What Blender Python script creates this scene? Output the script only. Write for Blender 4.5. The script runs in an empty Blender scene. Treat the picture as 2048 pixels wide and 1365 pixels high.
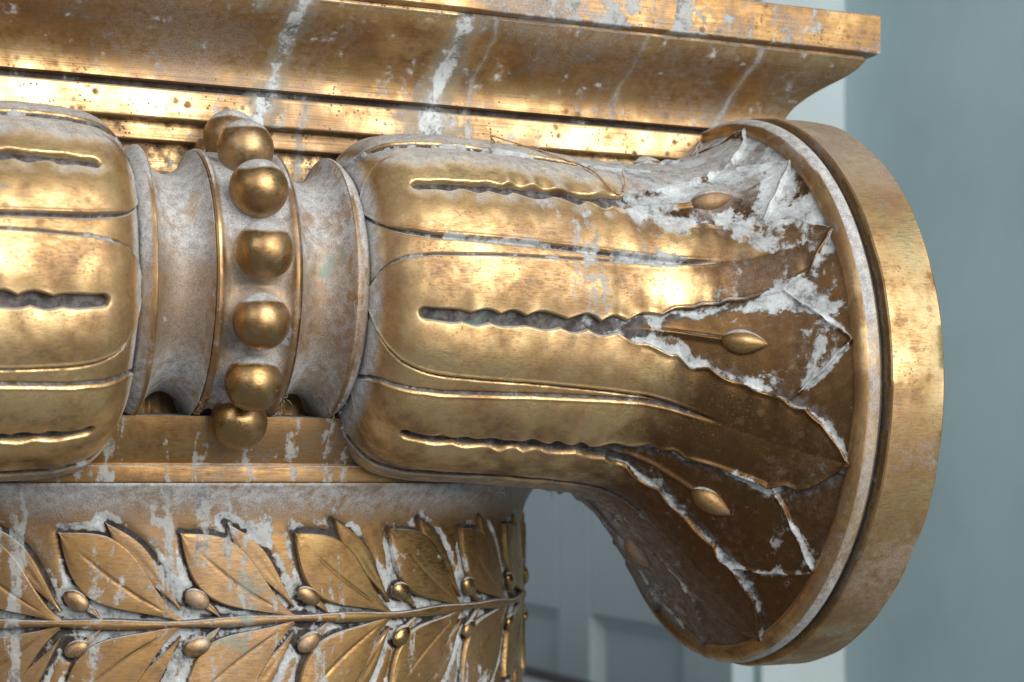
import bpy, bmesh, math, random
import numpy as np
from mathutils import Vector, Matrix
random.seed(7); rng = np.random.default_rng(7)
sc = bpy.context.scene
C = sc.collection
R = math.radians

# ------------------------------------------------------------------ camera, world, light, exposure
TH = 0.3905                                   # bolster axis runs along +X, camera turned this far towards it
cam_d = bpy.data.cameras.new('camera'); cam = bpy.data.objects.new('camera', cam_d); C.objects.link(cam)
cam.location = (0, 0, 0); cam.rotation_euler = (R(90), 0, -TH)
cam_d.sensor_width = 36; cam_d.lens = 3507 / 2048 * 36
cam_d.shift_y = (966 - 682.5) / 2048
cam_d.clip_start = .01; cam_d.clip_end = 100
cam_d.dof.use_dof = True; cam_d.dof.focus_distance = 1.14; cam_d.dof.aperture_fstop = 7.5
sc.camera = cam
w = bpy.data.worlds.new('World'); sc.world = w; w.use_nodes = True
bg = w.node_tree.nodes['Background']; bg.inputs[0].default_value = (.66, .71, .76, 1); bg.inputs[1].default_value = .30

def area(name, loc, target, sx, sy, power, col):
    l = bpy.data.lights.new(name, 'AREA'); l.shape = 'RECTANGLE'; l.size = sx; l.size_y = sy
    l.energy = power; l.color = col
    o = bpy.data.objects.new(name, l); C.objects.link(o); o.location = loc
    o.rotation_euler = (Vector(target) - Vector(loc)).to_track_quat('-Z', 'Y').to_euler()
    return o
area('window_or_fill_light', (1.05, -1.25, 1.05), (.35, 1.05, .12), 2.3, 2.1, 100, (1.0, .97, .925))
area('window_or_fill_light', (-2.2, -1.6, 1.7), (.6, 1.4, .1), 2.6, 2.2, 34, (.88, .94, 1.0))  # added fill from the left to lift the walls, no window there
vs = sc.view_settings
vs.view_transform = 'Standard'; vs.look = 'None'; vs.gamma = 1; vs.exposure = .16; vs.use_curve_mapping = False
sc.cycles.use_adaptive_sampling = True; sc.cycles.adaptive_threshold = .02; sc.cycles.max_bounces = 4; sc.cycles.glossy_bounces = 3; sc.cycles.diffuse_bounces = 2

# ------------------------------------------------------------------ constants of the place
X0, YB, ZB, ZD = .2656, 1.1357, .1291, .0658   # middle of bolster, its axis, height of its axis and of the volute's
YC, RN = 1.45, .315                            # column axis and neck radius

# ------------------------------------------------------------------ helpers
def tag(o, label=None, cat=None, group=None, kind=None):
    for k, v in (('label', label), ('category', cat), ('group', group), ('kind', kind)):
        if v: o[k] = v
    return o
def empty(name, loc):
    o = bpy.data.objects.new(name, None); C.objects.link(o); o.location = loc; o.empty_display_size = .05; return o
def link(name, me, parent=None, loc=(0, 0, 0)):
    o = bpy.data.objects.new(name, me); C.objects.link(o); o.location = loc
    if parent: o.parent = parent
    return o
def mesh_np(name, V, F, mat, smooth=True, attrs=None):
    V = np.asarray(V, np.float32); F = np.asarray(F, np.int32)
    me = bpy.data.meshes.new(name); n = F.shape[1]
    me.vertices.add(len(V)); me.vertices.foreach_set('co', V.ravel())
    me.loops.add(F.size); me.loops.foreach_set('vertex_index', F.ravel())
    me.polygons.add(len(F)); me.polygons.foreach_set('loop_start', np.arange(0, F.size, n, dtype=np.int32))
    me.polygons.foreach_set('loop_total', np.full(len(F), n, np.int32))
    me.update(calc_edges=True); me.validate()
    me.polygons.foreach_set('use_smooth', np.full(len(me.polygons), smooth))
    for k, a in (attrs or {}).items():
        at = me.attributes.new(k, 'FLOAT', 'POINT'); at.data.foreach_set('value', np.asarray(a, np.float32).ravel())
    me.materials.append(mat); return me
def grid_faces(n, m, wrap=False):
    i = np.arange(n - 1)[:, None]; j = np.arange(m if wrap else m - 1)[None, :]; k = (j + 1) % m
    return np.stack([i * m + j, (i + 1) * m + j, (i + 1) * m + k, i * m + k], -1).reshape(-1, 4)
def from_bm(name, bm, mat, smooth=False):
    me = bpy.data.meshes.new(name); bm.to_mesh(me); bm.free(); me.materials.append(mat)
    if smooth: me.polygons.foreach_set('use_smooth', np.ones(len(me.polygons), bool))
    return me
def box_bm(x0, x1, y0, y1, z0, z1, bev=0):
    bm = bmesh.new(); bmesh.ops.create_cube(bm, size=1)
    for v in bm.verts: v.co = Vector((x0 + (v.co.x + .5) * (x1 - x0), y0 + (v.co.y + .5) * (y1 - y0), z0 + (v.co.z + .5) * (z1 - z0)))
    if bev: bmesh.ops.bevel(bm, geom=bm.edges[:], offset=bev, segments=2, affect='EDGES', profile=.6)
    return bm
def sstep(a, b, x):
    t = np.clip((x - a) / (b - a), 0, 1); return t * t * (3 - 2 * t)
def gauss1(a, k):
    x = np.arange(-3 * k, 3 * k + 1); g = np.exp(-.5 * (x / k) ** 2); g /= g.sum()
    p = np.concatenate([2 * a[0] - a[1:3 * k + 1][::-1], a, 2 * a[-1] - a[-3 * k - 1:-1][::-1]])
    return np.convolve(p, g, 'valid')
def vnoise(x, y, seed=0):                        # cheap smooth value noise for casting unevenness
    r = np.random.default_rng(seed).random((64, 64))
    xi, yi = np.floor(x).astype(int), np.floor(y).astype(int); fx, fy = x - xi, y - yi
    fx = fx * fx * (3 - 2 * fx); fy = fy * fy * (3 - 2 * fy)
    g = lambda a, b: r[a % 64, b % 64]
    return (g(xi, yi) * (1 - fx) + g(xi + 1, yi) * fx) * (1 - fy) + (g(xi, yi + 1) * (1 - fx) + g(xi + 1, yi + 1) * fx) * fy - .5

# ------------------------------------------------------------------ materials
class NT:
    def __init__(s, name):
        s.m = bpy.data.materials.new(name); s.m.use_nodes = True; s.t = s.m.node_tree
        s.t.nodes.clear(); s.out = s.t.nodes.new('ShaderNodeOutputMaterial')
    def n(s, typ, **kw):
        nd = s.t.nodes.new(typ)
        for k, v in kw.items(): setattr(nd, k, v)
        return nd
    def set(s, sock, v):
        if hasattr(v, 'is_output'): s.t.links.new(v, sock)
        else:
            if sock.type == 'RGBA' and len(v) == 3: v = (*v, 1)
            sock.default_value = v
    def math(s, op, a, b=0., c=None, clamp=False):
        nd = s.n('ShaderNodeMath', operation=op, use_clamp=clamp); s.set(nd.inputs[0], a); s.set(nd.inputs[1], b)
        if c is not None: s.set(nd.inputs[2], c)
        return nd.outputs[0]
    def add(s, a, b): return s.math('ADD', a, b)
    def mul(s, a, b): return s.math('MULTIPLY', a, b)
    def sub(s, a, b): return s.math('SUBTRACT', a, b)
    def mx(s, a, b): return s.math('MAXIMUM', a, b)
    def ss(s, v, a, b, lo=0., hi=1.):
        nd = s.n('ShaderNodeMapRange', interpolation_type='SMOOTHSTEP'); s.set(nd.inputs[0], v)
        for i, q in enumerate((a, b, lo, hi)): s.set(nd.inputs[i + 1], q)
        return nd.outputs[0]
    def mix(s, f, a, b):
        nd = s.n('ShaderNodeMix', data_type='RGBA'); s.set(nd.inputs[0], f); s.set(nd.inputs[6], a); s.set(nd.inputs[7], b); return nd.outputs[2]
    def mixf(s, f, a, b):
        nd = s.n('ShaderNodeMix', data_type='FLOAT'); s.set(nd.inputs[0], f); s.set(nd.inputs[2], a); s.set(nd.inputs[3], b); return nd.outputs[0]
    def pos(s, scale=(1, 1, 1), rot=(0, 0, 0), off=(0, 0, 0)):
        if not hasattr(s, 'geo'): s.geo = s.n('ShaderNodeNewGeometry')
        mp = s.n('ShaderNodeMapping'); s.t.links.new(s.geo.outputs['Position'], mp.inputs[0])
        mp.inputs[1].default_value = off; mp.inputs[2].default_value = rot; mp.inputs[3].default_value = scale
        return mp.outputs[0]
    def noise(s, scale, detail=4, rough=.55, vec=None, dist=0.):
        nd = s.n('ShaderNodeTexNoise'); s.t.links.new(vec if vec else s.pos(), nd.inputs['Vector'])
        nd.inputs['Scale'].default_value = scale; nd.inputs['Detail'].default_value = detail
        nd.inputs['Roughness'].default_value = rough; nd.inputs['Distortion'].default_value = dist
        return nd.outputs['Fac']
    def attr(s, name):
        nd = s.n('ShaderNodeAttribute', attribute_name=name); return nd.outputs['Fac']
    def xyz(s, v):
        nd = s.n('ShaderNodeSeparateXYZ'); s.t.links.new(v, nd.inputs[0]); return nd.outputs

def brass(name, brush=(6, 220, 220), brush_rot=(0, 0, 0), tarnish=0., crust=0., streak=0., dust=1., gold=(.76, .54, .28),
          streak_lines=(), zgate=False, spots=0., rough=.35, grime_shade=1., film=.0, gcol=((.012, .011, .012), (.062, .060, .064))):
    t = NT(name); P = t.pos(); px = t.xyz(P)
    nz = t.xyz(t.geo.outputs['Normal'])[2]
    groove = t.attr('groove'); zone = t.attr('crust'); edge = t.attr('edge')
    big = t.noise(9, 2, .5); med = t.noise(34, 4, .62); fine = t.noise(170, 4, .68); dustn = t.noise(1300, 1, .6)
    # ---- metal: polished yellow to tarnished brown
    tf = t.ss(t.add(t.add(t.mul(big, .6), t.mul(med, .6)), tarnish), .44, .74)
    tf = t.mul(tf, t.sub(1., t.mul(edge, .45)))
    tn = t.attr('tarn_shade')
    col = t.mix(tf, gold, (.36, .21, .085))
    col = t.mix(t.mul(t.ss(t.add(tn, t.mul(t.sub(med, .5), 1.1)), .05, .85), .93), col, t.mix(fine, (.060, .027, .010), (.165, .080, .029)))  # dark brown here is patina together with painted shade
    dark = t.ss(t.add(t.mul(med, .5), t.add(t.mul(fine, .5), tarnish * .6)), .52, .72)
    col = t.mix(t.mul(dark, .7), col, (.17, .092, .04))
    scr = t.noise(1., 2, .7, t.pos(brush, brush_rot))
    col = t.mix(t.mul(t.ss(scr, .54, .74, 0., .62), t.ss(med, .35, .6, .45, 1.)), col, (.24, .125, .05))
    ro = t.add(t.add(t.add(rough, t.mul(t.sub(med, .5), .35)), t.mul(tf, .12)), t.ss(scr, .3, .7, -.06, .12))
    met = 1.
    masks = []
    if spots:
        vo = t.n('ShaderNodeTexVoronoi'); t.t.links.new(P, vo.inputs['Vector']); vo.inputs['Scale'].default_value = 95
        sp = t.mul(t.ss(vo.outputs['Distance'], .12, .34, 1., 0.), t.ss(t.noise(22, 4, .6), .47, .60))
        vo2 = t.n('ShaderNodeTexVoronoi'); t.t.links.new(P, vo2.inputs['Vector']); vo2.inputs['Scale'].default_value = 330
        sp2 = t.mul(t.ss(vo2.outputs['Distance'], .15, .36, 1., 0.), t.ss(t.noise(60, 3, .6), .46, .62))
        sp = t.mul(t.math('MAXIMUM', sp, sp2), spots)
        col = t.mix(sp, col, t.mix(med, (.10, .045, .02), (.22, .12, .06)))
        masks.append(t.mul(sp, .75))
    # ---- dust: settles on what looks up
    d = t.ss(nz, .30, .93)
    dm = t.mul(t.ss(t.add(d, t.mul(t.sub(med, .5), .9)), .30, .85), dust)
    dm = t.mx(dm, t.mul(t.attr('dust'), t.ss(t.add(med, t.mul(fine, .5)), .45, .85, .35, 1.)))
    dm = t.math('MINIMUM', t.mul(dm, 1.7), 1.)
    if film: dm = t.mx(dm, t.ss(t.add(t.mul(big, .75), t.add(t.mul(med, .3), t.mul(fine, .3))), .62, .84, 0., film * 1.35))
    dm = t.mul(dm, t.ss(t.add(dustn, t.mul(dm, .35)), .30, .66, .35, 1.))
    col = t.mix(t.mul(dm, .95), col, t.mix(t.ss(t.add(t.mul(fine, .5), t.mul(dustn, .5)), .32, .68), (.22, .215, .21), (.58, .575, .57)))
    masks.append(dm)
    # ---- black grime lying in recesses with its own ragged edge; on soffits and rim bead, painted shade
    g = t.ss(t.add(t.mul(groove, 1.05 * grime_shade), t.mul(t.sub(fine, .5), .8)), .42, .80)
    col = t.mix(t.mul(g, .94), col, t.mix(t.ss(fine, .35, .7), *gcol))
    masks.append(t.mul(g, .95))
    # ---- pale salts: ragged patches and runs
    cn = t.add(t.noise(24, 5, .62, None, .5), t.mul(t.sub(fine, .5), .22))
    th = t.sub(.745 - crust, t.mul(zone, .305))
    cm = t.ss(cn, th, t.add(th, .065)); white = 0.
    if streak:
        wob = t.noise(11, 3, .6)
        sv = t.n('ShaderNodeCombineXYZ'); t.set(sv.inputs[0], t.add(t.mul(px[0], 75.), t.mul(wob, 2.5))); t.set(sv.inputs[1], t.mul(px[1], 20.)); t.set(sv.inputs[2], t.mul(px[2], 6.))
        sn = t.noise(1., 3, .62, sv.outputs[0])
        cm = t.mx(cm, t.mul(t.ss(t.add(t.add(sn, t.mul(t.sub(fine, .5), .5)), t.mul(t.sub(big, .5), .5)), .66 - streak, .76 - streak), t.ss(zone, .06, .2, 0., .8) if zgate else .85))
    if streak_lines:
        wob = t.noise(16, 3, .6, t.pos((.6, .2, 1))); rag = t.mul(t.sub(t.noise(60, 3, .65, t.pos((1, 1, .4))), .5), 3.2)
        rag = t.add(rag, t.mul(t.sub(fine, .5), 1.8)); hrag = t.add(t.mul(t.sub(med, .5), 1.9), t.mul(t.sub(fine, .5), .9))
    for (x_, wd, st, lean) in streak_lines:
        dx = t.math('ABSOLUTE', t.sub(t.add(px[0], t.add(t.mul(t.sub(wob, .5), .03), t.mul(px[2], lean))), x_ + .25 * lean))
        sm = t.mul(t.ss(t.add(t.ss(dx, 0., wd, 1.15, 0.), rag), .25, 1.05), st); cm = t.mx(cm, sm); white = t.add(white, t.mul(t.mul(sm, sm), .18))
        halo = t.mul(t.ss(t.add(t.ss(dx, wd * .3, wd * 2.1, 1., 0.), hrag), .35, .80), .55 * st)
        col = t.mix(halo, col, (.27, .255, .215)); masks.append(t.mul(halo, .75))
    cv = t.add(t.mul(t.noise(60, 4, .72), .78), t.mul(t.noise(520, 2, .6), .22))
    cm = t.mul(t.mul(cm, .94), t.ss(t.add(cv, t.mul(cm, .12)),   .30, .50, .45, 1.))
    cc = t.mix(t.ss(cv, .36, .50), (.15, .155, .16), (.40, .42, .42)); cc = t.mix(t.ss(t.add(t.add(cv, white), t.mul(t.mul(zone, zone), .07)), .54, .72), cc, (.60, .64, .66))
    col = t.mix(cm, col, cc)
    masks.append(cm)
    # verdigris tint here and there
    vg = t.mul(t.ss(t.add(cn, t.mul(t.sub(big, .5), -.4)), .33, .25), .5)
    col = t.mix(vg, col, (.20, .33, .31)); masks.append(vg)
    cover = masks[0]
    for m_ in masks[1:]: cover = t.mx(cover, m_)
    p = t.n('ShaderNodeBsdfPrincipled')
    t.set(p.inputs['Base Color'], col); t.set(p.inputs['Metallic'], t.sub(1., cover))
    t.set(p.inputs['Roughness'], t.mixf(cover, ro, .88))
    p.inputs['Specular IOR Level'].default_value = .3
    h = t.add(t.mul(scr, .14), t.add(t.mul(med, .35), t.mul(fine, .14)))
    h = t.add(h, t.mul(t.ss(cn, th, t.add(th, .065)), .22))
    b = t.n('ShaderNodeBump'); b.inputs['Strength'].default_value = .55; b.inputs['Distance'].default_value = .0011
    t.set(b.inputs['Height'], h); t.set(p.inputs['Normal'], b.outputs[0])
    t.t.links.new(p.outputs[0], t.out.inputs[0]); return t.m

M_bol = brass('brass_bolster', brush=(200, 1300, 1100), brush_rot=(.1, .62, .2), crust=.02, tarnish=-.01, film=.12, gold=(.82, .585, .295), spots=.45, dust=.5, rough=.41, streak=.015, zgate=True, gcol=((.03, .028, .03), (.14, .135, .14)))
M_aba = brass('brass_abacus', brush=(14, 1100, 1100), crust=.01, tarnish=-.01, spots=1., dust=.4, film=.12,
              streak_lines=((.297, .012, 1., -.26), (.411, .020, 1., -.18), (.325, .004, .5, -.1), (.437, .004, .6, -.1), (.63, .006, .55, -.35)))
M_cym = brass('brass_cyma', brush=(14, 1100, 1100), crust=-.09, tarnish=.06, spots=.7, dust=.6, film=.26,
              streak_lines=((.297, .010, .9, -.26), (.411, .012, 1., -.18), (.437, .003, .5, -.1), (.545, .004, .4, -.2), (.63, .005, .6, -.35)))
M_band = brass('brass_top_band', brush=(20, 900, 900), crust=.22, tarnish=.15, spots=.8, streak=.05, film=.45)
M_bead = brass('brass_bead', brush=(300, 700, 700), tarnish=.02, gold=(.36, .235, .105), rough=.25, crust=.06, dust=1., film=.28)
M_pod = brass('brass_pod', brush=(300, 700, 700), tarnish=.10, gold=(.36, .25, .12), rough=.42, crust=.10, film=.35)
M_col = brass('brass_collar', brush=(1000, 60, 60), tarnish=.12, dust=1., film=.45, crust=.06)
M_rim = brass('brass_rim', brush=(120, 800, 800), brush_rot=(.2, .3, .2), tarnish=.05, crust=.05, film=.30, rough=.42, gold=(.62, .465, .25), dust=.25, spots=.5)
M_rimb = brass('brass_rim_bead', brush=(700, 100, 100), tarnish=.10, dust=1., film=.35)
M_neck = brass('brass_neck', brush=(90, 90, 1000), tarnish=.16, streak=.06, crust=.09, film=.28, gold=(.35, .19, .08), rough=.42)
M_leaf = brass('brass_laurel', brush=(160, 160, 800), brush_rot=(0, .5, 0), tarnish=.08, streak=.06, crust=.06, film=.14, gold=(.38, .25, .105), rough=.42)
M_ech = brass('brass_echinus', brush=(70, 70, 1100), tarnish=.10, streak=.08, crust=.12, film=.18, spots=.4, gold=(.52, .34, .15), rough=.40)

def paint(name, col, var=.08):
    t = NT(name); n1 = t.noise(3, 4, .6); n2 = t.noise(140, 4, .6)
    p = t.n('ShaderNodeBsdfPrincipled')
    t.set(p.inputs['Base Color'], t.mix(t.ss(n1, .3, .7), tuple(c * (1 - var) for c in col), tuple(min(1, c * (1 + var)) for c in col)))
    p.inputs['Roughness'].default_value = .55
    b = t.n('ShaderNodeBump'); b.inputs['Strength'].default_value = .15; b.inputs['Distance'].default_value = .001
    t.set(b.inputs['Height'], n2); t.set(p.inputs['Normal'], b.outputs[0]); t.t.links.new(p.outputs[0], t.out.inputs[0]); return t.m
M_wall = paint('blue_grey_paint', (.52, .675, .705)); M_door = paint('blue_door_paint', (.50, .61, .635)); M_white = paint('white_paint', (.62, .66, .67))
M_darkcap = paint('dark_cap', (.035, .025, .028)); M_fibre = paint('straw_fibre', (.36, .20, .09)); M_lint = paint('pale_lint', (.42, .38, .33))

# ------------------------------------------------------------------ the setting: walls far behind
def struct(name, bm, mat): return tag(link(name, from_bm(name, bm, mat)), kind='structure')
struct('wall_return', box_bm(1.325, 1.75, 2.25, 2.33, -1.2, 1.6, .004), paint('lit_jamb_paint', (.70, .80, .82)))  # paler than the wall: the light on this face is in the paint
struct('wall', box_bm(1.468, 1.748, -.4, 2.247, -1.2, 1.6), M_wall)
struct('wall_behind_door', box_bm(1.25, 1.322, 2.31, 4.2, -1.2, 1.6), M_wall)

# ------------------------------------------------------------------ open panelled door behind the column
door = empty('panelled_door', (1.2, 2.117, -1.15)); tag(door, 'blue-grey panelled door standing open behind the capital, out of focus', 'door')
DZ = 1.15
def dpart(name, y0, y1, z0, z1, x0=0., x1=.034, bev=.004):
    return link(name, from_bm(name, box_bm(x0, x1, y0, y1, z0 + DZ, z1 + DZ, bev), M_door), door)
ys = (0, .146, .465, .595, .914, 1.06)
for a, b in ((0, 1), (2, 3), (4, 5)): dpart('stile', ys[a], ys[b], -1.14, 1.4)
for (a, b) in ((1, 2), (3, 4)):
    for z0, z1 in ((-1.14, -.95), (-.215, .12), (1.25, 1.4)): dpart('rail', ys[a] + .001, ys[b] - .001, z0, z1)
    for z0, z1 in ((-.95, -.215), (.12, 1.25)):
        dpart('panel', ys[a] + .001, ys[b] - .001, z0 + .001, z1 - .001, .019, .030, .001)
        bm = bmesh.new(); o_, i_ = 0., .020                                   # bevelled moulding round the panel
        A = [(ys[a] + .001, z0 + .001), (ys[b] - .001, z0 + .001), (ys[b] - .001, z1 - .001), (ys[a] + .001, z1 - .001)]
        B = [(ys[a] + .021, z0 + .021), (ys[b] - .021, z0 + .021), (ys[b] - .021, z1 - .021), (ys[a] + .021, z1 - .021)]
        va = [bm.verts.new((.003, y, z + DZ)) for y, z in A]; vb = [bm.verts.new((.0185, y, z + DZ)) for y, z in B]
        vc = [bm.verts.new((.0185, y, z + DZ)) for y, z in A]
        for k in range(4):
            q = (k + 1) % 4; bm.faces.new((va[k], va[q], vb[q], vb[k])); bm.faces.new((vc[k], vc[q], va[q], va[k])); bm.faces.new((vb[k], vb[q], vc[q], vc[k]))
        bmesh.ops.recalc_face_normals(bm, faces=bm.faces[:])
        link('panel_moulding', from_bm('panel_moulding', bm, M_door), door)
low = empty('low_partition', (1.0, 2.5, -1.0)); tag(low, 'white low partition with a dark top edge at the foot of the picture', 'partition')
link('board', from_bm('board', box_bm(.004, .03, -.45, .6, -.1, .7155, .002), M_white), low)
link('top_edge', from_bm('top_edge', box_bm(0, .034, -.46, .61, .7158, .7225, .002), M_darkcap), low)

# ------------------------------------------------------------------ bronze capital
cap = empty('bronze_capital', (X0, YC, 0))
tag(cap, 'gilded bronze column capital with a scrolled bolster, leaf relief and bead ring', 'capital')
def cpart(name, me, parent=cap, sx=1, loc=None):
    o = link(name, me, parent)
    if loc: o.location = loc
    if sx < 0: o.scale = (-1, 1, 1)
    return o
BY = YB - YC                                    # everything below is relative to (X0, YC, 0)

# --- abacus: profiles carried round a rectangle with mitred corners
def rect_loft(prof, hx, hy, nseg=40):
    V = []; F = []
    def loop(p, z):
        a, b = hx + p, hy + p; pts = []
        xs = np.linspace(-a, a, nseg + 1)
        for x in xs[:-1]: pts.append((x, -b, z))
        for y in np.linspace(-b, b, 7)[:-1]: pts.append((a, y, z))
        for x in xs[::-1][:-1]: pts.append((x, b, z))
        for y in np.linspace(b, -b, 7)[:-1]: pts.append((-a, y, z))
        return pts
    for p, z in prof: V += loop(p, z)
    n = len(prof); m = len(V) // n
    return np.array(V), grid_faces(n, m, True)
def smooth_profile(name, prof, mat, hx=.4284, hy=YC - 1.15, attrs=None):
    V, F = rect_loft([(p * 1.0525, z * 1.0525) for p, z in prof], hx, hy)
    F = F[:, ::-1]
    me = mesh_np(name, V, F, mat, attrs=attrs)
    me.polygons.foreach_set('use_smooth', np.ones(len(me.polygons), bool))
    bm = bmesh.new(); bm.from_mesh(me)
    for e in bm.edges:
        if e.is_manifold and e.calc_face_angle(0) > .55: e.smooth = False
    bmesh.ops.recalc_face_normals(bm, faces=bm.faces[:]); bm.to_mesh(me); bm.free()
    return me
def rnd(p, z, r, a0, a1, n=5):                  # small rounded arris
    return [(p + r * math.cos(R(a)), z + r * math.sin(R(a))) for a in np.linspace(a0, a1, n)]
fz0, fz1 = .2265, .2505
fas = [(-.021, .150), (-.021, .2150)] + [(-.0125, .2150)] + rnd(-.0127, .2162, .0012, -90, 0, 4) + [(-.0115, .2265)] + [(-.002, .2265)] + rnd(-.0018, .2283, .0018, -90, 0, 5) + rnd(-.0018, .2440, .0018, 0, 90, 5) + [(-.0065, .2462), (-.0072, .2475), (-.0072, .2506)]
def prof_attr(prof, f):
    nl = len(rect_loft(prof[:2], 1, 1)[0]) // 2
    return np.repeat(np.array([f(p, z) for p, z in prof], float), nl)
aba = cpart('abacus', smooth_profile('abacus', fas, M_aba, attrs={'groove': prof_attr(fas, lambda p, z: 1. if p < -.0055 and z > .23 else (.55 if (z < .2268 and z > .2262) or abs(z - .2150) < 1e-4 else (.35 if p < -.02 else 0.)))}))  # grime in the groove; soffits and recess face have their shade painted in
cy = [(-.010, .2503), (-.0015, .2503)]           # cyma reversa from the groove to the top fillet
uu = np.linspace(0, 1, 61); pp_ = gauss1(np.interp(uu, [0, .08, .2, .30, .40, .52, .64, .76, .86, .94, 1], [0, .005, .035, .085, .17, .31, .50, .75, .89, .965, 1.]), 3)
for u, p in zip(uu[::2], pp_[::2]): cy.append((.043 * p, .2508 + u * (.2985 - .2508)))
cy += [(.0418, .2995), (.0418, .3012)]
cpart('cyma_moulding', smooth_profile('cyma_moulding', cy, M_cym), aba)
tb = [(.0405, .3013)] + rnd(.0488, .3029, .0014, -90, 0, 4) + rnd(.0488, .3276, .0014, 0, 90, 4) + [(-.2, .329)]
cpart('top_band', smooth_profile('top_band', tb, M_band), aba)

# --- body behind the bolster and the round echinus on the column
bm = box_bm(-.385, .385, -.2745, .19, .035, .157, .003); cpart('body_block', from_bm('body_block', bm, M_col))
def lathe_z(prof, a0=-180, a1=180, step=1.5):
    n = int(round((a1 - a0) / step)); a = np.radians(np.linspace(a0, a1, n, endpoint=False)); pr = np.array(prof)
    r, z = pr[:, 0][:, None], pr[:, 1][:, None]
    V = np.stack([r * np.sin(a), -r * np.cos(a), z + 0 * a], -1).reshape(-1, 3)
    return V, grid_faces(len(prof), n, True)
def lathe_mesh(name, prof, mat, step=1.5, sharp=.5):
    V, F = lathe_z(prof, step=step); me = mesh_np(name, V, F[:, ::-1], mat)
    bm = bmesh.new(); bm.from_mesh(me)
    bmesh.ops.recalc_face_normals(bm, faces=bm.faces[:])
    for e in bm.edges:
        if e.is_manifold and e.calc_face_angle(0) > sharp: e.smooth = False
    bm.to_mesh(me); bm.free(); return me
ech = [(RN - .01, .0001)] + rnd(RN + .0115, .0016, .0014, -90, 0, 4) + rnd(RN + .0115, .0098, .0014, 0, 90, 4) + [(RN + .0075, .0114), (RN + .0075, .0126)]
fil = cpart('fillet', lathe_mesh('fillet', ech, M_ech))
ov = [(RN + .0074, .0124)] + [(RN + .0074 + .012 * math.sin(u * 1.4), .0128 + .03 * u) for u in np.linspace(0, 1, 10)] + [(RN - .02, .046)]
cpart('echinus', lathe_mesh('echinus', ov, M_ech))

# --- lathe round the bolster axis (x along the bolster), profile rows (x, r, zc)
def lathe_x(name, prof, mat, step=1.2, sharp=.6, wob=.0004, dustf=None):
    pr = np.array(prof); n = int(360 / step); a = np.linspace(0, 2 * np.pi, n, endpoint=False)[None, :]
    x, r, zc = (pr[:, i][:, None] for i in range(3))
    rr = r + wob * vnoise(a * 9 / np.pi * 3 + 0 * x, x * 90, 5)
    V = np.stack([x + 0 * a, BY - rr * np.cos(a), zc + rr * np.sin(a)], -1).reshape(-1, 3)
    at = {}
    if pr.shape[1] > 3: at['groove'] = np.repeat(pr[:, 3], n)
    if pr.shape[1] > 4: at['dust'] = (np.repeat(pr[:, 4], n).reshape(len(pr), n) * (.36 + .64 * np.maximum(sstep(-.1, .5, np.sin(a)), .75 * sstep(-.5, -.85, np.sin(a))))).ravel()
    me = mesh_np(name, V, grid_faces(len(pr), n, True), mat, attrs=at)
    bm = bmesh.new(); bm.from_mesh(me); bmesh.ops.recalc_face_normals(bm, faces=bm.faces[:])
    for e in bm.edges:
        if e.is_manifold and e.calc_face_angle(0) > sharp: e.smooth = False
    bm.to_mesh(me); bm.free(); return me
LR = .0869
chan = []
for x, r, g, d in ((-.0262, .0858, .1, .1), (-.0250, .0872, 0, .1), (-.0226, .0870, 0, .2), (-.0205, .0845, .25, .7), (-.017, .0822, .4, .9), (-.010, .0808, .6, 1), (0, .0804, .7, 1),
                   (.010, .0808, .6, 1), (.017, .0822, .4, .9), (.0205, .0845, .25, .7), (.0226, .0870, 0, .2), (.0250, .0872, 0, .1), (.0262, .0858, .1, .1)):
    chan.append((x, r, ZB, g * .42, d))
cme = lathe_x('bead_channel', [tuple(np.interp(q_, [c[0] for c in chan], [c[i] for c in chan]) for i in range(5)) for q_ in np.linspace(-.0262, .0262, 40)], M_col, step=1.)
co = np.empty(len(cme.vertices) * 3, np.float32); cme.vertices.foreach_get('co', co); co = co.reshape(-1, 3)
ang_ = np.degrees(np.arctan2(co[:, 2] - ZB, -(co[:, 1] - BY))); rel = ((ang_ - 7 + 180 / 14) % (360 / 14) - 180 / 14) * np.pi / 180 * .085
bump_ = .0088 * np.exp(-(np.hypot(rel, co[:, 0]) / .0165) ** 4) * (np.abs(co[:, 0]) < .0195)
rv = np.stack([0 * ang_, co[:, 1] - BY, co[:, 2] - ZB], -1); rl = np.linalg.norm(rv, axis=1, keepdims=True); co += rv / rl * bump_[:, None]
cme.vertices.foreach_set('co', co.ravel()); cme.update()
cpart('bead_channel', cme)
sco = [(.0264, .0850, ZB, .1, .2)]
for u in np.linspace(0, 1, 20):
    x = .0272 + u * (.0615 - .0272); s_ = math.sin(math.pi * u) ** .62
    sco.append((x, .0862 - .0165 * s_, ZB, .06, .85 * (1 - .3 * u)))
sco += [(.0625, .0872, ZB, 0, .05), (.0640, .0872, ZB, 0, .1), (.0662, .0862, .1288, .2, .8), (.0690, .0838, .1284, .3, 1), (.0720, .0812, .128, .7, 1), (.0760, .080, .1275, 1, .8)]
me = lathe_x('scotia', sco, M_col)
for s in (1, -1): cpart('scotia', me, sx=s)

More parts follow.
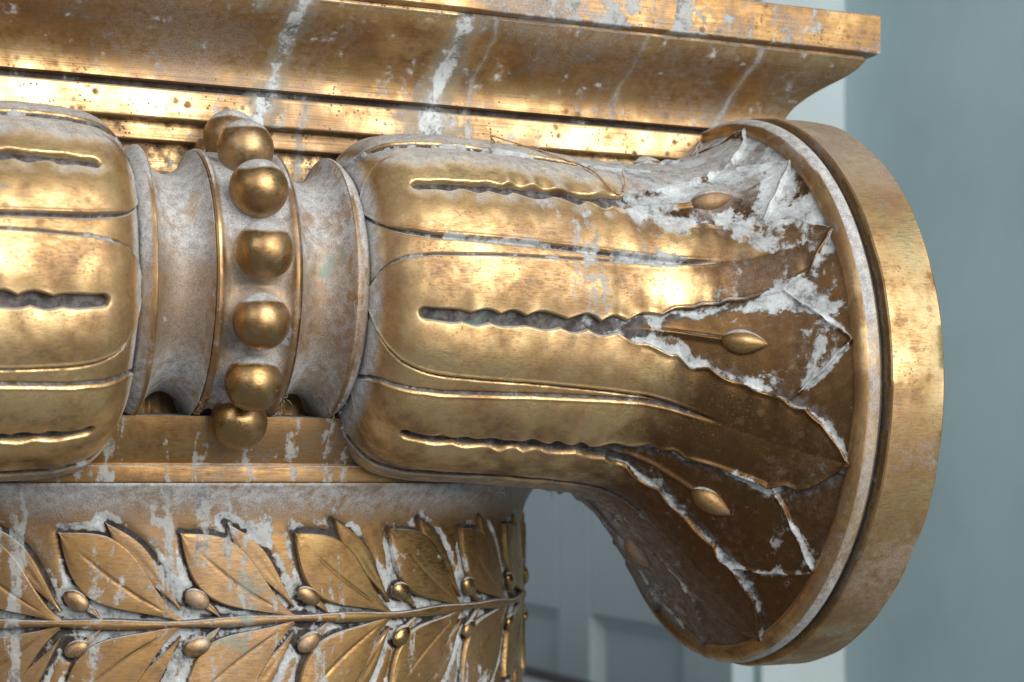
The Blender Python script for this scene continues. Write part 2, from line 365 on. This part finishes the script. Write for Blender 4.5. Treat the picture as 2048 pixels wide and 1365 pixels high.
# --- beads
def ball(name, r, mat, seg=40, rings=24, seed=0, sq=(1, 1, 1)):
    th = np.linspace(0, np.pi, rings)[:, None]; ph = np.linspace(0, 2 * np.pi, seg, endpoint=False)[None, :]
    rr = r * (1 + .03 * vnoise(ph * 4 / np.pi + 0 * th, th * 1.4, seed))
    rr = np.where((th < .01) | (th > np.pi - .01), r, rr)
    V = np.stack([rr * np.sin(th) * np.cos(ph) * sq[0], rr * np.sin(th) * np.sin(ph) * sq[1], rr * np.cos(th) * sq[2] + 0 * ph], -1).reshape(-1, 3)
    return mesh_np(name, V, grid_faces(rings, seg, True)[:, ::-1], mat)
bead_me = [ball('bead', .0181, M_bead, seed=k) for k in range(3)]
for k in range(14):
    a = R(7 + k * 360 / 14); rr = .0957
    o = cpart('bead', bead_me[k % 3], loc=(rng.uniform(-.0006, .0006), BY - rr * math.cos(a), ZB + rr * math.sin(a)))
    o.rotation_euler = (0, 0, rng.uniform(0, 6)); o.scale = rng.uniform(.965, 1.025, 3)

# --- bolster half: leaf relief over a flaring trumpet
tab = np.array([(.0735, .0800, .1278), (.0752, .0850, .1272), (.0775, .0915, .1262), (.082, .0990, .1245), (.089, .1065, .1222), (.098, .1110, .1207), (.115, .1143, .1196),
                (.14, .1155, .1190), (.17, .1157, .1178), (.20, .1155, .1155), (.23, .1156, .1125), (.255, .1172, .1095), (.272, .1215, .1055), (.285, .1275, .1000), (.298, .1345, .0940),
                (.310, .1415, .0880), (.322, .1505, .0815), (.334, .1615, .0755), (.346, .1735, .0705), (.356, .1845, .0676), (.3625, .1915, .0660)])
d_ = np.hypot(np.diff(tab[:, 0]), np.diff(tab[:, 1])); L = np.r_[0, np.cumsum(d_)]
NS = 560; sF = np.linspace(0, L[-1], 1400)
px_, pr_, pz_ = (gauss1(np.interp(sF, L, tab[:, i]), 14) for i in range(3))
S = np.linspace(0, L[-1], NS); x1, r1, z1 = (np.interp(S, sF, q) for q in (px_, pr_, pz_))
aA = np.r_[np.arange(-128, 128, .27), np.arange(128, 232, 2.)]; NA = len(aA)
x, r, zc = x1[:, None], r1[:, None] - .0042, z1[:, None]; A = aA[None, :]; s_ = S[:, None]
tw = np.clip((.1195 - zc) / (.1195 - .066), 0, 1)
phi = np.radians(A + tw * 17 * (.5 + .5 * np.cos(np.radians(A - 20))))
A0 = -8.; q = (A - A0) / 45; ki = np.floor(q + .5).astype(int); d = (q - ki) * 45; sgn = np.sign(d) + (d == 0)
k8 = ki % 8; rad = np.pi / 180
ph1 = rng.uniform(0, 6.28, 8)[k8] + np.where(sgn > 0, 0, 2.3)
per = .0215
sW = s_ + .010 * vnoise(s_ * 26, k8 * 2.3 + sgn * .7, 31)
wav = np.sin(2 * np.pi * sW / per + ph1 + .8 * np.sin(2 * np.pi * s_ / .071 + ph1))
sc_ = np.abs(np.sin(np.pi * sW / per + ph1 / 2 + .4 * np.sin(2 * np.pi * s_ / .071 + ph1)))     # cusped scallop
xs0 = .0965 + .002 * np.sin(k8 * 2.1)
g_lin = np.interp(x1, [.09, .11, .16, .225, .25, .295, .33, .348, .3605, .37], [.0036, .0038, .0042, .0048, .009, .0215, .0335, .0475, .0715, .080])[:, None]   # half gap in metres
wcap = .0036
cap_ = np.sqrt(np.clip(1 - ((xs0 + wcap - x) / wcap) ** 2, 0, 1)); cap_ = np.where(x > xs0 + wcap, 1, np.where(x < xs0, -1., cap_))
amp = np.interp(x1, [.096, .11, .16, .34, .362], [0, .0004, .0013, .0018, .0006])[:, None] * np.clip(.85 + 2.4 * vnoise(s_ * 40, k8 * 1.9 + sgn, 17), .05, 2.)
gap = g_lin * np.where(cap_ < 0, 0, cap_) - np.where(cap_ < 0, .004, 0) + amp * (sc_ * 1.6 - .9)
arc = np.abs(d) * rad * (r + .004)
xc_ = xs0 + wcap
e = np.where(x < xc_, np.hypot(arc, xc_ - x) - g_lin, arc - gap)                                            # metres inside a leaf from its scalloped edge
leaf = sstep(-.0009, .0008, e)
fl = sstep(.20, .30, x)
H = leaf * (.0048 - .0016 * fl) + .0024 * fl * np.exp(-((e - .0009) / .0015) ** 2) * np.clip(.8 + 1.5 * vnoise(s_ * 60, k8 * 2.7 + sgn, 51), .3, 1.5)
H = H + leaf * .0006 * np.exp(-np.clip(e, 0, 1) / .0026) * sstep(.1, .13, x)                    # rolled lip
irr = np.clip(.75 + 1.6 * vnoise(s_ * 45, k8 * 3.7 + sgn * 1.3, 9), .1, 1.7)
H = H + leaf * wav * irr * np.exp(-np.clip(e, 0, 1) / (.0045 + .004 * irr)) * np.interp(x1, [.096, .125, .25, .362], [0, .0014, .0017, .0009])[:, None]
cdist = (22.5 - np.abs(d)) * rad * (r + .004)            # metres from the leaf's middle line
mm = np.interp(x1, [.074, .078, .083, .09, .105, .14, .17, .26, .30], [.026, .0165, .0115, .0085, .0060, .0048, .0041, .0014, 0])[:, None]
mfade = sstep(.305, .275, x); inb = sstep(.0006, -.0006, cdist - mm) * mfade
H = H - inb * .0016 - .0016 * np.exp(-((cdist - mm) / .0011) ** 2) * mfade + .0006 * np.exp(-((cdist - mm - .0021) / .0010) ** 2) * mfade
pan = np.clip((cdist - mm) / np.maximum(cdist - mm + np.clip(e, 0, 1), 1e-4), 0, 1)
H = H + leaf * (1 - inb) * .0022 * np.sin(np.pi * np.clip(pan, 0, 1)) ** .8 * sstep(.076, .10, x) * (1 - .55 * fl)
# second row of leaves, seen in the gaps, and the stem of the pod
v_lin = np.interp(x1, [.0, .315, .330, .345, .362], [.09, .060, .038, .021, .0])[:, None]
eu = v_lin + .0014 * (np.abs(np.sin(np.pi * s_ / .016 + ph1)) - .5) - arc
und = sstep(-.0009, .0009, eu) * sstep(.10, .13, x)
ul = und * (.0022 + .0022 * np.exp(-((eu - .001) / .0015) ** 2)) * sstep(.22, .30, x)
dl = arc
ul = ul + .0024 * np.exp(-(dl / .0021) ** 2) * sstep(.235, .26, x) * sstep(.306, .298, x) + .0004 * und * np.exp(-(dl / .0020) ** 2) * sstep(.326, .34, x)
H = H + (1 - leaf) * ul
H = H + .0006 * vnoise(x * 70, A * .09, 3) + .00035 * vnoise(x * 170, A * .25, 4)
# displace along the profile normal
dx_, dr_ = np.gradient(x1, S)[:, None], np.gradient(r1, S)[:, None]; ln = np.hypot(dx_, dr_)
rr = r + H * dx_ / ln; xx = x - H * dr_ / ln * .8 + 0 * A
V = np.stack([xx, BY - rr * np.cos(phi), zc + rr * np.sin(phi)], -1).reshape(-1, 3)
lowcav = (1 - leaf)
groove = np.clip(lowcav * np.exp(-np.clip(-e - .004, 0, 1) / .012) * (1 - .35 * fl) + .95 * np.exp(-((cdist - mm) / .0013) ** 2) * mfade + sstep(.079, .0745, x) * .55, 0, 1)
upz = sstep(-35, 25, A)
crz = np.clip((.95 + .2 * upz) * np.exp(-(np.abs(e + .0012) / .0034)) * (.75 + .9 * np.clip(vnoise(s_ * 38, k8 * 5.1 + sgn, 21), -.5, .5)) * sstep(.17, .27, x) + lowcav * (.27 + .37 * upz) * fl + .50 * sstep(.13, .24, x) * sstep(-25, 40, A) * sstep(.365, .34, x)
              + .75 * np.exp(-((cdist - mm) / .0028) ** 2) * mfade * (.5 + .5 * sstep(-40, 30, A)) + .14 * sstep(.22, .3, x) + .75 * np.exp(-(np.abs(eu) / .0028)) * lowcav * sstep(.31, .325, x), 0, 1)
edg = np.clip(leaf * np.exp(-((e - .0011) / .0011) ** 2), 0, 1)
dus = np.clip(sstep(-60, -105, A) * .55 + sstep(.083, .0745, x) * .9 + 0 * x, 0, 1) * (1 - .5 * sstep(.25, .36, x))
tar_shade = np.clip(1.0 * sstep(.22, .31, x) * (.6 + .4 * sstep(30, -30, A)) + .35 * sstep(-20, -80, A) + .5 * lowcav + .45 * sstep(30, 65, A), 0, 1)  # patina plus shade put into the colour of flare, underside and gaps
att = {'tarn_shade': tar_shade.ravel(), 'groove': groove.ravel(), 'crust': crz.ravel(), 'edge': edg.ravel(), 'dust': dus.ravel()}
F = grid_faces(NS, NA, True)
fi, fj = (F[:, 0] // NA), (F[:, 0] % NA)
e_f = e[fi, fj]; eu_f = eu[fi, fj]; x_f = x1[fi]
kl = (np.floor(((aA - A0) / 45))).astype(int) % 8         # leaf number (between slots)
cls = np.full(len(F), 100); isl = e_f > -.0012; cls[isl] = kl[fj[isl]]
isu = ~isl; cls[isu] = 10 + k8[0][fj[isu]]
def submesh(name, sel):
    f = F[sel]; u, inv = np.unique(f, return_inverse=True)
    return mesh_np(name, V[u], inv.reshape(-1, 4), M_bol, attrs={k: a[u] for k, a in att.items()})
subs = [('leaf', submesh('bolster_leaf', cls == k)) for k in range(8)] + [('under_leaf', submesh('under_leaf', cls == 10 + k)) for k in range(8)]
_a = np.radians(np.arange(0, 360, 3.))[None, :]; _r = r1[::20][:, None] - .0075; _p = [q[::20][:, None] for q in (x1, z1)]
ground = mesh_np('bolster', np.stack([_p[0] + .002 + 0 * _a, BY - _r * np.cos(_a), _p[1] + _r * np.sin(_a)], -1).reshape(-1, 3), grid_faces(len(_r), _a.shape[1], True), M_bol)
# seed pods: long ribbed grains lying in the gaps
def pod_mesh():
    n, m = 26, 20; t = np.linspace(0, 1, n)[:, None]; a = np.linspace(0, 2 * np.pi, m, endpoint=False)[None, :]
    w_ = .0088 * np.sin(np.pi * t ** .85) ** .75 * (1 - .15 * t); w_ = np.maximum(w_, 1e-5)
    rid = 1 + .10 * np.exp(-((a - np.pi / 2) / .18) ** 2) - .05 * np.exp(-((a - np.pi / 2 - .35) / .15) ** 2)
    V = np.stack([(t - .5) * .031 + 0 * a, w_ * np.cos(a), .85 * w_ * np.sin(a) * rid], -1).reshape(-1, 3)
    return mesh_np('seed_pod', V, grid_faces(n, m, True), M_pod)
pm = pod_mesh()
ip = np.argmin(np.abs(x1 - .309)); pods = []
for k in range(8):
    j = np.argmin(np.abs(((aA - (A0 + 45 * k)) + 180) % 360 - 180)); I = ip * NA + j
    c = Vector(V[I]); T = (Vector(V[(ip + 8) * NA + j]) - Vector(V[(ip - 8) * NA + j])).normalized()
    ax = Vector((0, BY, z1[ip])); N = (c - ax); N.x = 0; N.normalize(); N = (N - T * N.dot(T)).normalized(); B = N.cross(T)
    pods.append(Matrix((T, B, N)).transposed().to_4x4() @ Matrix.Identity(4)); pods[-1].translation = c + N * .0012
rimprof = []
rim_c = .0660
# volute rim: rounded bead ring, groove, flat band
bp = [(.3610, .1845, rim_c, .5, .3)]
for a in np.linspace(178, -20, 28): bp.append((.3690 + .0098 * math.cos(R(a)), .1880 + .0098 * math.sin(R(a)), rim_c, 1. if a < 60 else (.5 if a < 68 else 0.), 1. if 66 < a < 118 else .05))  # dust on the crest; outer flank blackened as painted shade
bp += [(.3790, .1838, rim_c, .8, .0)]
rimbead = lathe_x('rim_bead', bp, M_rimb, step=.6)
bp = [(.3740, .1800, ZD, 1, 0), (.3785, .1905, ZD, .9, 0), (.3800, .1950, ZD, .5, 0), (.3803, .1988, ZD, .05, 0), (.3812, .1999, ZD, 0, 0), (.3850, .2003, ZD, 0, 0), (.395, .2001, ZD, 0, 0), (.405, .2003, ZD, 0, 0), (.415, .2001, ZD, 0, 0), (.4195, .2001, ZD, 0, 0), (.4210, .1990, ZD, 0, 0), (.4210, .178, ZD, 0, 0), (.416, .172, ZD, .5, 0),
      (.412, .150, ZD, .4, 0), (.416, .128, ZD, .2, 0), (.420, .124, ZD, 0, 0), (.420, .106, ZD, 0, 0), (.413, .100, ZD, .5, 0), (.411, .075, ZD, .4, 0), (.418, .055, ZD, 0, 0), (.418, .042, ZD, .2, 0), (.424, .030, ZD, 0, 0), (.429, .012, ZD, 0, 0), (.430, .0005, ZD, 0, 0)]
rim = lathe_x('volute_rim', bp, M_rim, step=.5, wob=.0013)
for s in (1, -1):
    b = cpart('bolster', ground, sx=s)
    for nm, me in subs: link(nm, me, b)
    for Mx in pods:
        o = link('seed_pod', pm, b); o.matrix_local = Mx
    v = cpart('volute_rim', rim, sx=s); link('rim_bead', rimbead, v)

# ------------------------------------------------------------------ column neck with a laurel garland
neck = empty('column_neck', (X0, YC, -.40)); tag(neck, 'round bronze column neck with laurel leaf garland under the capital', 'column')
NZ = .40; ZS = -.0912                             # garland stem height
BASE = dict(leaf=((.0760, .0015), (.0, .0590), .0212, .0190, .004), back=((.0765, .0085), (.0285, .0660), .0072, .0070, -.0015), stalk=((.0270, .0015), (.0115, .0150), .0020, .0020, -.001))
def leaf_plan(base, tip, wu, wl, bend, n=46, m=41):
    """plan of a leaf on the unrolled neck: base and tip as (u, height over the stem), half widths over and under the midrib"""
    t = np.linspace(0, 1, n)[:, None]; v = np.linspace(-1, 1, m)[None, :]
    b0, t0 = np.array(base), np.array(tip); ax = (t0 - b0); Ln = np.hypot(*ax); ax = ax / Ln; nn = np.array((-ax[1], ax[0]))
    shp = np.clip(np.sin(np.pi * t ** 1.38), 0, 1) ** 1.12 + .09 * (1 - t) ** 1.5
    shp = np.where(t > .97, shp * (1 - t) / .03, shp)
    wd = np.where(v > 0, wu, wl) * shp * v * (-1 if ax[0] < 0 else 1)
    mid = bend * np.sin(np.pi * t)
    return t, v, shp, b0[0] + ax[0] * t * Ln + nn[0] * (mid + wd), b0[1] + ax[1] * t * Ln + nn[1] * (mid + wd)
NLF = 26; UN = 2 * np.pi / NLF * RN; OFF = 8.2
zrow = np.r_[-.36, -.30, np.arange(-.17, -.031, .0012), np.linspace(-.030, -.0002, 14)]
prof = [(RN + .003, -.40)] + [(RN + .0135 * (max(z + .03, 0) / .03) ** 2.2, z) for z in zrow] + [(RN - .015, -.0001)]
Vn, Fn = lathe_z(prof, step=.4); zz = Vn[:, 2]; ang = np.arctan2(Vn[:, 0], -Vn[:, 1])
uq = ((ang - R(OFF)) * RN) % UN; zq = np.abs(zz - ZS); outl = []
for k_ in ('leaf', 'back', 'stalk'):
    t_, v_, s__, u_, z_ = leaf_plan(*BASE[k_], n=40, m=5)
    outl += [np.stack([u_[:, 0], z_[:, 0]], -1), np.stack([u_[:, -1], z_[:, -1]], -1)]
ca = np.linspace(0, 6.28, 20); outl.append(np.stack([.0105 + .0085 * np.cos(ca), .0155 + .0065 * np.sin(ca)], -1)); outl = np.concatenate(outl)
dist = np.full(len(zz), .05); sel = (zz > -.19) & (zz < -.015)
for sh in (-UN, 0, UN):
    for c0 in range(0, len(outl), 60):
        o_ = outl[c0:c0 + 60]; dd = np.hypot(uq[sel][:, None] - (o_[:, 0] + sh), zq[sel][:, None] - o_[:, 1]).min(1); dist[sel] = np.minimum(dist[sel], dd)
dist = np.minimum(dist, np.abs(zq - .004))
rec = np.exp(-(np.clip(dist - .0013, 0, 1) / .0024) ** 1.5)
Vn[:, :2] *= (1 - (.0022 * rec + .0012 * np.exp(-(zq / .018) ** 2)) / RN)[:, None]
gr = np.clip(np.maximum(rec * 1.1, .95 * np.exp(-(zq / .013) ** 4)), 0, 1)
cz = np.clip(.50 * np.exp(-(zq / .022) ** 2) + .08 + .62 * np.exp(-((dist - .0045) / .003) ** 2) * (.4 + 1.2 * np.clip(vnoise(ang * 16, zz * 45, 41) + .5, 0, 1)), 0, 1)
du = sstep(-.034, -.004, zz) * .55
Vn = Vn + np.array([0, 0, NZ])
nm = mesh_np('shaft', Vn, Fn[:, ::-1], M_neck, attrs={'groove': gr, 'crust': cz, 'dust': du})
bm = bmesh.new(); bm.from_mesh(nm); bmesh.ops.recalc_face_normals(bm, faces=bm.faces[:]); bm.to_mesh(nm); bm.free()
link('shaft', nm, neck)
def on_neck(u, z, h):                              # arc length u, height z, height over the neck
    a = u / RN; return np.stack([(RN + h) * np.sin(a), -(RN + h) * np.cos(a), z + NZ], -1)
# stem: slightly knobbly rod
a = np.linspace(0, 2 * np.pi, 720, endpoint=False)[:, None]; t = np.linspace(-1, 1, 11)[None, :]
sw = .0034 + .0008 * np.sin(a * 24 + 1); V_ = on_neck(a * RN, ZS + t * sw + .0008 * np.sin(a * 12), .0040 * np.sqrt(np.clip(1 - t * t * .97, 0, 1)) - .0006)
Fs = grid_faces(721, 11); Fs = Fs % (720 * 11)
link('stem', mesh_np('stem', V_.reshape(-1, 3), Fs, M_leaf, attrs={'groove': np.repeat((np.abs(t) > .75) * 1.0, 720, 0).ravel() * .7}), neck)
def leaf_mesh(name, plan, h, flip=1, crease=True):
    t, v, shp, u, z = leaf_plan(*plan); av = np.abs(v); lift = sstep(1.0, .95, av)
    hh = h * lift * (.7 + .3 * sstep(0, .25, t)) + .0006 * lift * np.cos(av * 1.4) + .0005 * lift * vnoise(t * 5 + 0 * v, v * 2 + 0 * t + 9, 11)
    lw = np.where(v > 0, plan[2], plan[3]) * av * shp
    cr = np.exp(-(lw / .00075) ** 2) * sstep(.12, .3, t) * sstep(.84, .6, t) if crease else 0 * t * v
    hh = hh - .0010 * cr - .0030 * (1 - lift)
    g = np.clip((1 - lift) * .9 + .6 * cr, 0, 1) + 0 * t
    V = on_neck(u, ZS + flip * z, hh).reshape(-1, 3); Fq = grid_faces(46, 41)[:, ::-1]
    if flip < 0: Fq = Fq[:, ::-1]
    ed = np.clip(np.exp(-((av - .93) / .03) ** 2), 0, 1) + 0 * t
    return mesh_np(name, V, Fq, M_leaf, attrs={'groove': g.ravel(), 'edge': ed.ravel(), 'crust': (.10 * (av > .8) + .14 + 0 * t).ravel()})
for fl_ in (1, -1):
    lfs = []; bls = []
    for q_ in range(5):
        j_ = lambda a_: rng.uniform(-a_, a_)
        b_, t_, wu_, wl_, be_ = BASE['leaf']; lfs.append(leaf_mesh('leaf', (b_, (t_[0] + j_(.0025), t_[1] + j_(.002)), wu_ + j_(.0012), wl_ + j_(.0012), be_ + j_(.0012)), .0021 + j_(.0004), fl_))
        b_, t_, wu_, wl_, be_ = BASE['back']; bls.append(leaf_mesh('back_leaf', (b_, (t_[0] + j_(.002), t_[1] + j_(.002)), wu_, wl_, be_ + j_(.001)), .0012, fl_, False))
    tgl = leaf_mesh('berry_stalk', BASE['stalk'], .0012, fl_, False)
    by = ball('berry', .0070, M_bead, 24, 16, 5, (1.25, .55, .85))
    for k in range(NLF):
        a = R(OFF + 360 / NLF * k)
        for nm_, me_ in (('leaf', lfs[(k * 3 + (k // 4)) % 5]), ('back_leaf', bls[(k * 2 + k // 3) % 5])):
            o = link(nm_, me_, neck); o.rotation_euler = (0, 0, a)
        st = link('berry_stalk', tgl, neck); st.rotation_euler = (0, 0, a)
        ub = .0105 / RN
        o = link('berry', by, neck); o.rotation_euler = (0, fl_ * .55 + rng.uniform(-.2, .2), a + ub); o.scale = rng.uniform(.9, 1.08, 3)
        o.location = ((RN + .0020) * math.sin(a + ub), -(RN + .0020) * math.cos(a + ub), ZS + fl_ * .0155 + NZ)

# ------------------------------------------------------------------ loose bits lying on the bronze
def tube(name, pts, rad_, mat, jit=0., n=10, parent=None):
    P = [Vector(p) for p in pts]; Q = []
    for i in range(len(P) - 1):
        p0, p1, p2, p3 = P[max(i - 1, 0)], P[i], P[i + 1], P[min(i + 2, len(P) - 1)]
        for k in range(n):
            t = k / n; Q.append(.5 * ((2 * p1) + (p2 - p0) * t + (2 * p0 - 5 * p1 + 4 * p2 - p3) * t * t + (3 * p1 - p0 - 3 * p2 + p3) * t ** 3))
    Q.append(P[-1]); V, F = [], []
    for i, p in enumerate(Q):
        T = (Q[min(i + 1, len(Q) - 1)] - Q[max(i - 1, 0)]).normalized(); A_ = T.orthogonal().normalized(); B_ = T.cross(A_)
        rr = rad_ * (.7 + .6 * random.random()); off = Vector([random.uniform(-jit, jit) for _ in range(3)])
        for k in range(5):
            c = 2 * math.pi * k / 5; V.append(p + off + (A_ * math.cos(c) + B_ * math.sin(c)) * rr)
    me = mesh_np(name, [tuple(v) for v in V], grid_faces(len(Q), 5, True), mat); return me
def surf(xr, ang, h=.001):                          # a point on the right half of the bolster: distance from middle, angle
    i = np.argmin(np.abs(x1 - xr)); j = np.argmin(np.abs(aA - ang)); v = V[i * NA + j]
    ax = np.array((v[0], BY, z1[i])); n = (v - ax) / np.linalg.norm(v - ax)
    return tuple(v + n * h + np.array((X0, YC, 0)))
pts = [surf(.170, 66, .002), surf(.176, 77, .004), surf(.188, 76, .002), surf(.208, 64, .0015), surf(.226, 60, .003), surf(.232, 50, .002), surf(.242, 41, .0015), surf(.250, 44, .002), surf(.254, 52, .004)]
fo = link('straw_fibre', tube('straw_fibre', pts, .0006, M_fibre, .0002)); tag(fo, 'thin brown straw fibre lying on top of the leaf bolster', 'fibre')
# cobweb lint caught on edges
allV, allF, off = [], [], 0
def lint(p, n=5, sp=.006, down=.006):
    global off
    for _ in range(n):
        q = Vector(p) + Vector([random.uniform(-sp, sp) for _ in range(3)]); pp = [q]
        for k in range(4): pp.append(pp[-1] + Vector((random.uniform(-sp, sp), random.uniform(-sp, sp) * .5, random.uniform(-down, sp * .4))) * .5)
        me = tube('tmp', pp, .00011, M_lint, 0, 4)
        v = np.empty(len(me.vertices) * 3, np.float32); me.vertices.foreach_get('co', v); f = np.empty(len(me.polygons) * 4, np.int32); me.polygons.foreach_get('vertices', f)
        allV.append(v.reshape(-1, 3)); allF.append(f.reshape(-1, 4) + off); off += len(me.vertices); bpy.data.meshes.remove(me)
for xr, ang, n in ((.33, -100, 16), (.335, -104, 12), (.24, -100, 8), (.26, -98, 8), (.19, -95, 8), (.2, 62, 7), (.23, 58, 6), (.15, 45, 3), (.28, -86, 5)): lint(surf(xr, ang, .001), n)
for a_ in (-86, -70, 62, 40, 20, -10, -60):
    for x_ in (-.026, .026, .064): lint((X0 + x_, YB - .0875 * math.cos(R(a_)), ZB + .0875 * math.sin(R(a_))), 4, .003, .004)
lo = link('cobweb_lint', mesh_np('cobweb_lint', np.concatenate(allV), np.concatenate(allF), M_lint)); tag(lo, kind='stuff', label='fine pale cobweb lint caught on the bronze edges', cat='lint')
